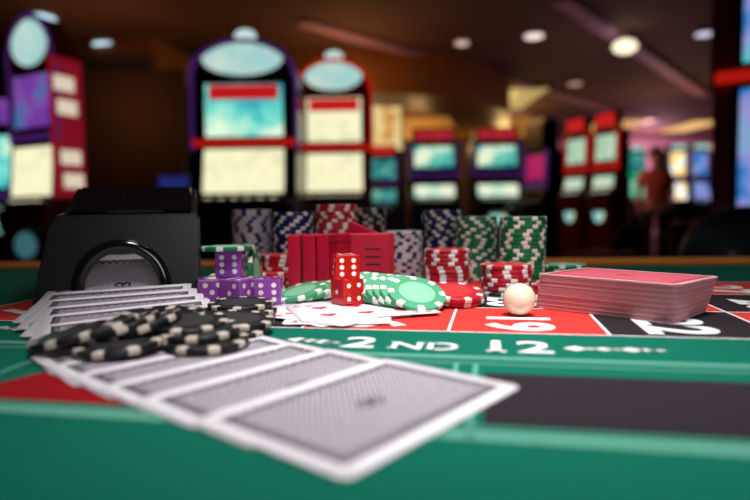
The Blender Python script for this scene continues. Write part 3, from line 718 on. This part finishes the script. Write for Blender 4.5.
chain = [(-.1310,.2345,39),(-.1134,.2180,44),(-.0930,.2020,47),(-.0740,.1875,49),(-.0545,.1720,50),(-.0340,.1565,50.5),(-.0075,.1365,51)]
for (x, y, an), lb in zip(chain, names2): dealt((x, y), an, lb, .0166)

# fanned face-up cards under the red dice
PRED = mat('red_ink', (.72,.02,.03), .5); PBLK = mat('black_ink', (.02,.02,.02), .5); PYEL = mat('yellow_ink', (.75,.55,.12), .5)
def heart(cx, cy, s): return [(cx+s*(16*math.sin(t)**3)/17, cy+s*(13*math.cos(t)-5*math.cos(2*t)-2*math.cos(3*t)-math.cos(4*t))/17) for t in [2*PI*i/20 for i in range(20)]]
def diamond(cx, cy, s): return [(cx, cy+s*1.2), (cx-s*.9, cy), (cx, cy-s*1.2), (cx+s*.9, cy)]
def face_card(pips, shape, c, rz, zb, label, court=False, tilt=.0):
    L, W = .088, .063; pr = []
    for s in (1, -1):
        pr.append((shape(s*(L/2-.015), s*-(W/2-.007), .0028)[::s], 3))
        pr.append(([(s*(L/2-.0045), s*-(W/2-.0045)), (s*(L/2-.0045), s*-(W/2-.0095)), (s*(L/2-.0105), s*-(W/2-.0070))], 3))
    if court:
        for k, mi in ((.020,3),(.014,4),(.008,3)): pr.append(([(-k*1.5,-k),(k*1.5,-k),(k*1.5,k),(-k*1.5,k)], mi))
        pr = pr[:4]+[(p, m) for i, (p, m) in enumerate(pr[4:]) if i == 0]
        pr.append(([(-.03,-.019),(-.02,-.019),(.03,.019),(.02,.019)], 4))
    else:
        for (u, v) in pips: pr.append((shape(u, v, .0058), 3))
    # keep prints from sharing one plane
    me = card_mesh('playing_card', L, W, TH, [paper, paper, edge_m, PRED, PYEL], None, pr, 6)
    o = link('playing_card', me); o.location = (c[0], c[1], TZ+zb); o.rotation_euler = (tilt, 0, rz)
    tag(o, label, 'playing card', 'face-up cards under the red dice'); return o
p5 = [(.024,.014),(.024,-.014),(0,0),(-.024,.014),(-.024,-.014)]; p3 = [(.026,0),(0,0),(-.026,0)]; p4 = p5[:2]+p5[3:]; p6 = p5[:2]+[(0,.014),(0,-.014)]+p5[3:]
face_card(p5, diamond, (-.034,.383), 2.75, .0006, 'face-up diamonds card at the left of the fan under the dice')
face_card(p4, heart, (-.030,.380), 2.15, .0010, 'face-up hearts card second from the left of the fan')
face_card(p3, heart, (-.022,.377), 1.55, .0014, 'face-up card in the middle of the fan under the dice', True)
face_card(p6, diamond, (-.018,.377), .95, .0018, 'face-up diamonds card second from the right of the fan')
face_card(p6, heart, (-.010,.3790), .30, .0022, 'face-up hearts card at the right end of the fan, uppermost')

# the squared deck
DL, DW = .0875, .0570
dk_back = card_back_mat('red_card_back', DL, DW, (.52,.03,.07), (.68,.16,.20), (.80,.50,.52), .003)
dk_edges = [mat('deck_edge_'+w, c, .6) for w, c in (('pink',(.66,.28,.31)), ('pale',(.72,.44,.48)), ('rose',(.48,.10,.13)))]
dk_meshes = [card_mesh('deck_card', DL, DW, .00030, [dk_back, paper, e], None, None, 2) for e in dk_edges]
ND = 66; H = .0232
pt = Vector((X(541,.381), .381))           # upright left near edge of the deck
for k in range(ND):
    f = k/(ND-1)
    a = math.radians(-46.0-4.0*f)
    l = Vector((math.cos(a), math.sin(a))); n = Vector((-math.sin(a), math.cos(a)))
    slide = -.0075*(1-f)
    c = pt+l*(DL/2-.0015+slide*.7+random.uniform(-.0003,.0003))+n*(DW/2+.003*(1-f)+random.uniform(-.0003,.0003))
    o = link('playing_card', dk_meshes[(k*7+k//3) % 3]); o.location = (c.x, c.y, TZ+.0005+(H-.0004)*f); o.rotation_euler = (0,0,a)
    lb = 'red-backed card on top of the thick deck, its back showing' if k == ND-1 else ('red-backed card lowest in the thick deck, lying on the felt' if k == 0 else 'red-backed card inside the thick deck beside the ball, only its edges showing')
    tag(o, lb, 'playing card', 'red-backed cards of the thick deck')

# ================================================================== CARD SHOE
SB = mat('glossy_black_plastic', (.011,.011,.012), .33, coat=.3)
SR = .29; SO = (-.184,.428,TZ+.0005)
shoe = empty('card_shoe', SO, SR); tag(shoe, 'glossy black dealing shoe with arched mouth and grey lattice cards inside', 'card shoe')
zt = .0655; ZH = .0885
mw, mz, mh = .0285, .0125, .0305
mouth = [(-mw,.002)]+[(-mw*math.cos(PI*i/24), mz+mh*math.sin(PI*i/24)) for i in range(25)]+[(mw,.002)]
outline = [(-.0590,.002),(-.0575,.012),(-.0475,.058),(-.0420,zt),(.0520,zt),(.0550,.062),(.0550,.002)]
bm = bmesh.new(); prism(bm, outline+mouth[::-1], -.004, .004)
bmesh.ops.bevel(bm, geom=[e for e in bm.edges if abs(e.verts[0].co.y-e.verts[1].co.y) < 1e-6], offset=.0014, segments=3, affect='EDGES')
for v in bm.verts: v.co.y += v.co.z*.10
link('front_plate', bm_mesh('front_plate', bm, SB), shoe)
bm = bmesh.new()               # thick rounded rim round the mouth
pts = [Vector((p[0]*1.03, -.0045+p[1]*.10, p[1])) for p in mouth[1:-1]]
pts = [Vector((-mw*1.03,-.004,.003))]+pts+[Vector((mw*1.03,-.004,.003))]
rings = []
for i, p in enumerate(pts):
    t = (pts[min(i+1,len(pts)-1)]-pts[max(i-1,0)]).normalized(); b = Vector((0,1,0)); nn = t.cross(b).normalized(); b = nn.cross(t)
    rings.append([bm.verts.new(p+nn*math.cos(q)*.0048+b*math.sin(q)*.0048) for q in [2*PI*j/16 for j in range(16)]])
for a, b in zip(rings[:-1], rings[1:]):
    for j in range(16): bm.faces.new((a[j], a[(j+1)%16], b[(j+1)%16], b[j])).smooth = True
bm.faces.new(rings[0]); bm.faces.new(rings[-1])
bmesh.ops.recalc_face_normals(bm, faces=bm.faces[:])
link('mouth_rim', bm_mesh('mouth_rim', bm, mat('polished_black_rim', (.008,.008,.009), .12, coat=.8)), shoe)
for s in (-1, 1):
    bm = bmesh.new()
    xb, xt = (-.054,-.042) if s < 0 else (.0525,.0505)
    pf = [(.006,.002),(.21,.002),(.235,.070),(.228,ZH),(.095,ZH),(.035,.0675),(.0105,zt)]
    prism(bm, pf, -.002, .002, 0, 'x')
    for v in bm.verts: v.co.x += xb+(xt-xb)*min(1, v.co.z/.062)
    link('side_wall', bm_mesh('side_wall', bm, SB), shoe)
bm = bmesh.new(); box(bm, (.0,.12,.004), (.102,.225,.004)); link('base_plate', bm_mesh('base_plate', bm, SB), shoe)
bm = bmesh.new(); prism(bm, [(.226,.006),(.236,.070),(.230,ZH),(.226,ZH),(.231,.070),(.221,.006)], -.045, .0485, 0, 'x'); link('back_wall', bm_mesh('back_wall', bm, SB), shoe)
bm = bmesh.new(); prism(bm, [(.040,.0690),(.096,ZH+.0012),(.20,ZH+.0012),(.20,ZH-.0010),(.097,ZH-.0010),(.041,.0668)], -.040, .0475, 0, 'x'); link('lid', bm_mesh('lid', bm, mat('smoked_black_lid', (.006,.006,.007), .15, coat=.6)), shoe)
bm = bmesh.new(); tube(bm, (-.006,.075,.076), (-.006,.075,.0845), .0012, 10); link('lid_pin', bm_mesh('lid_pin', bm, SB), shoe)
bm = bmesh.new(); prism(bm, [(-.006,.002),(.014,.002),(.014,.0075),(-.002,.0070),(-.006,.005)], -.055, .050, 0, 'x'); link('lip', bm_mesh('lip', bm, SB), shoe)
# cards inside the shoe, lying up the slope behind the mouth
inm = card_mesh('shoe_card', FL, FW, .0003, [back_l, paper, edge_m], lambda u, v: .66*v if v > 0 else .13*v, None, 10)
shM = Matrix.Translation(SO) @ Matrix.Rotation(SR, 4, 'Z')
for k in range(6):
    o = link('playing_card', inm)
    o.matrix_world = shM @ Matrix.Translation((-.001,.0050+.0004*k,.0130-.0005*k))
    tag(o, 'face-down card sloping up inside the shoe, framed by the arched mouth' if k == 0 else 'face-down card waiting in the shoe behind the front one', 'playing card', 'cards leaning inside the shoe')

# ================================================================== LIGHT
def area(name, loc, target, size, power, col, sy=None):
    l = bpy.data.lights.new(name, 'AREA'); l.energy = power; l.size = size; l.color = col
    if sy: l.shape = 'RECTANGLE'; l.size_y = sy
    o = bpy.data.objects.new(name, l); C.objects.link(o); o.location = loc
    o.rotation_euler = (Vector(target)-Vector(loc)).to_track_quat('-Z', 'Y').to_euler(); return o
def spot(loc, target, power, ang, col, r=.12, blend=1.0):
    l = bpy.data.lights.new('table_spot', 'SPOT'); l.energy = power; l.color = col; l.spot_size = math.radians(ang); l.spot_blend = blend; l.shadow_soft_size = r
    o = bpy.data.objects.new('table_spot', l); C.objects.link(o); o.location = loc
    o.rotation_euler = (Vector(target)-Vector(loc)).to_track_quat('-Z', 'Y').to_euler()
spot((.07,.10,TZ+.75), (.05,.30,TZ), 54, 40, (1,.97,.98), .13)
area('table_lamp_back', (.05,.80,TZ+.7), (.04,.4,TZ), .25, 1.5, (1,.95,.96))
area('front_fill', (.34,-.52,TZ+.34), (-.02,.4,TZ+.03), .34, 1.6, (1,.96,.98))  # soft fill behind the camera, placed for the sheen on the shoe
def pt(loc, p, col, r=.2):  # unseen point lights added to brighten walls, bulkhead and person
    l = bpy.data.lights.new('hall_fill', 'POINT'); l.energy = p; l.color = col; l.shadow_soft_size = r
    o = bpy.data.objects.new('hall_fill', l); C.objects.link(o); o.location = loc
pt((1.0,13.6,2.4), 60, (1,.62,.22)); pt((3.0,13.6,2.4), 40, (1,.62,.22)); pt((-.3,7.9,2.3), 22, (1,.5,.15))
pt((8.5,18,2.4), 130, (1,.5,.65)); pt((6,12,2.0), 22, (1,.5,.2)); pt((-3,6.8,2.2), 13, (1,.4,.12)); pt((3.2,8.5,1.6), 12, (.9,.4,.5))
w = bpy.data.worlds.new('world'); bpy.context.scene.world = w; w.use_nodes = True
w.node_tree.nodes['Background'].inputs[0].default_value = (.012,.007,.009,1); w.node_tree.nodes['Background'].inputs[1].default_value = 1
for o_ in bpy.data.objects:
    if o_.name.startswith('hall_fill'): o_.data.specular_factor = 0.15
sc = bpy.context.scene
sc.view_settings.view_transform = 'Standard'; sc.view_settings.look = 'None'; sc.view_settings.exposure = 0; sc.view_settings.gamma = 1
sc.view_settings.use_curve_mapping = False
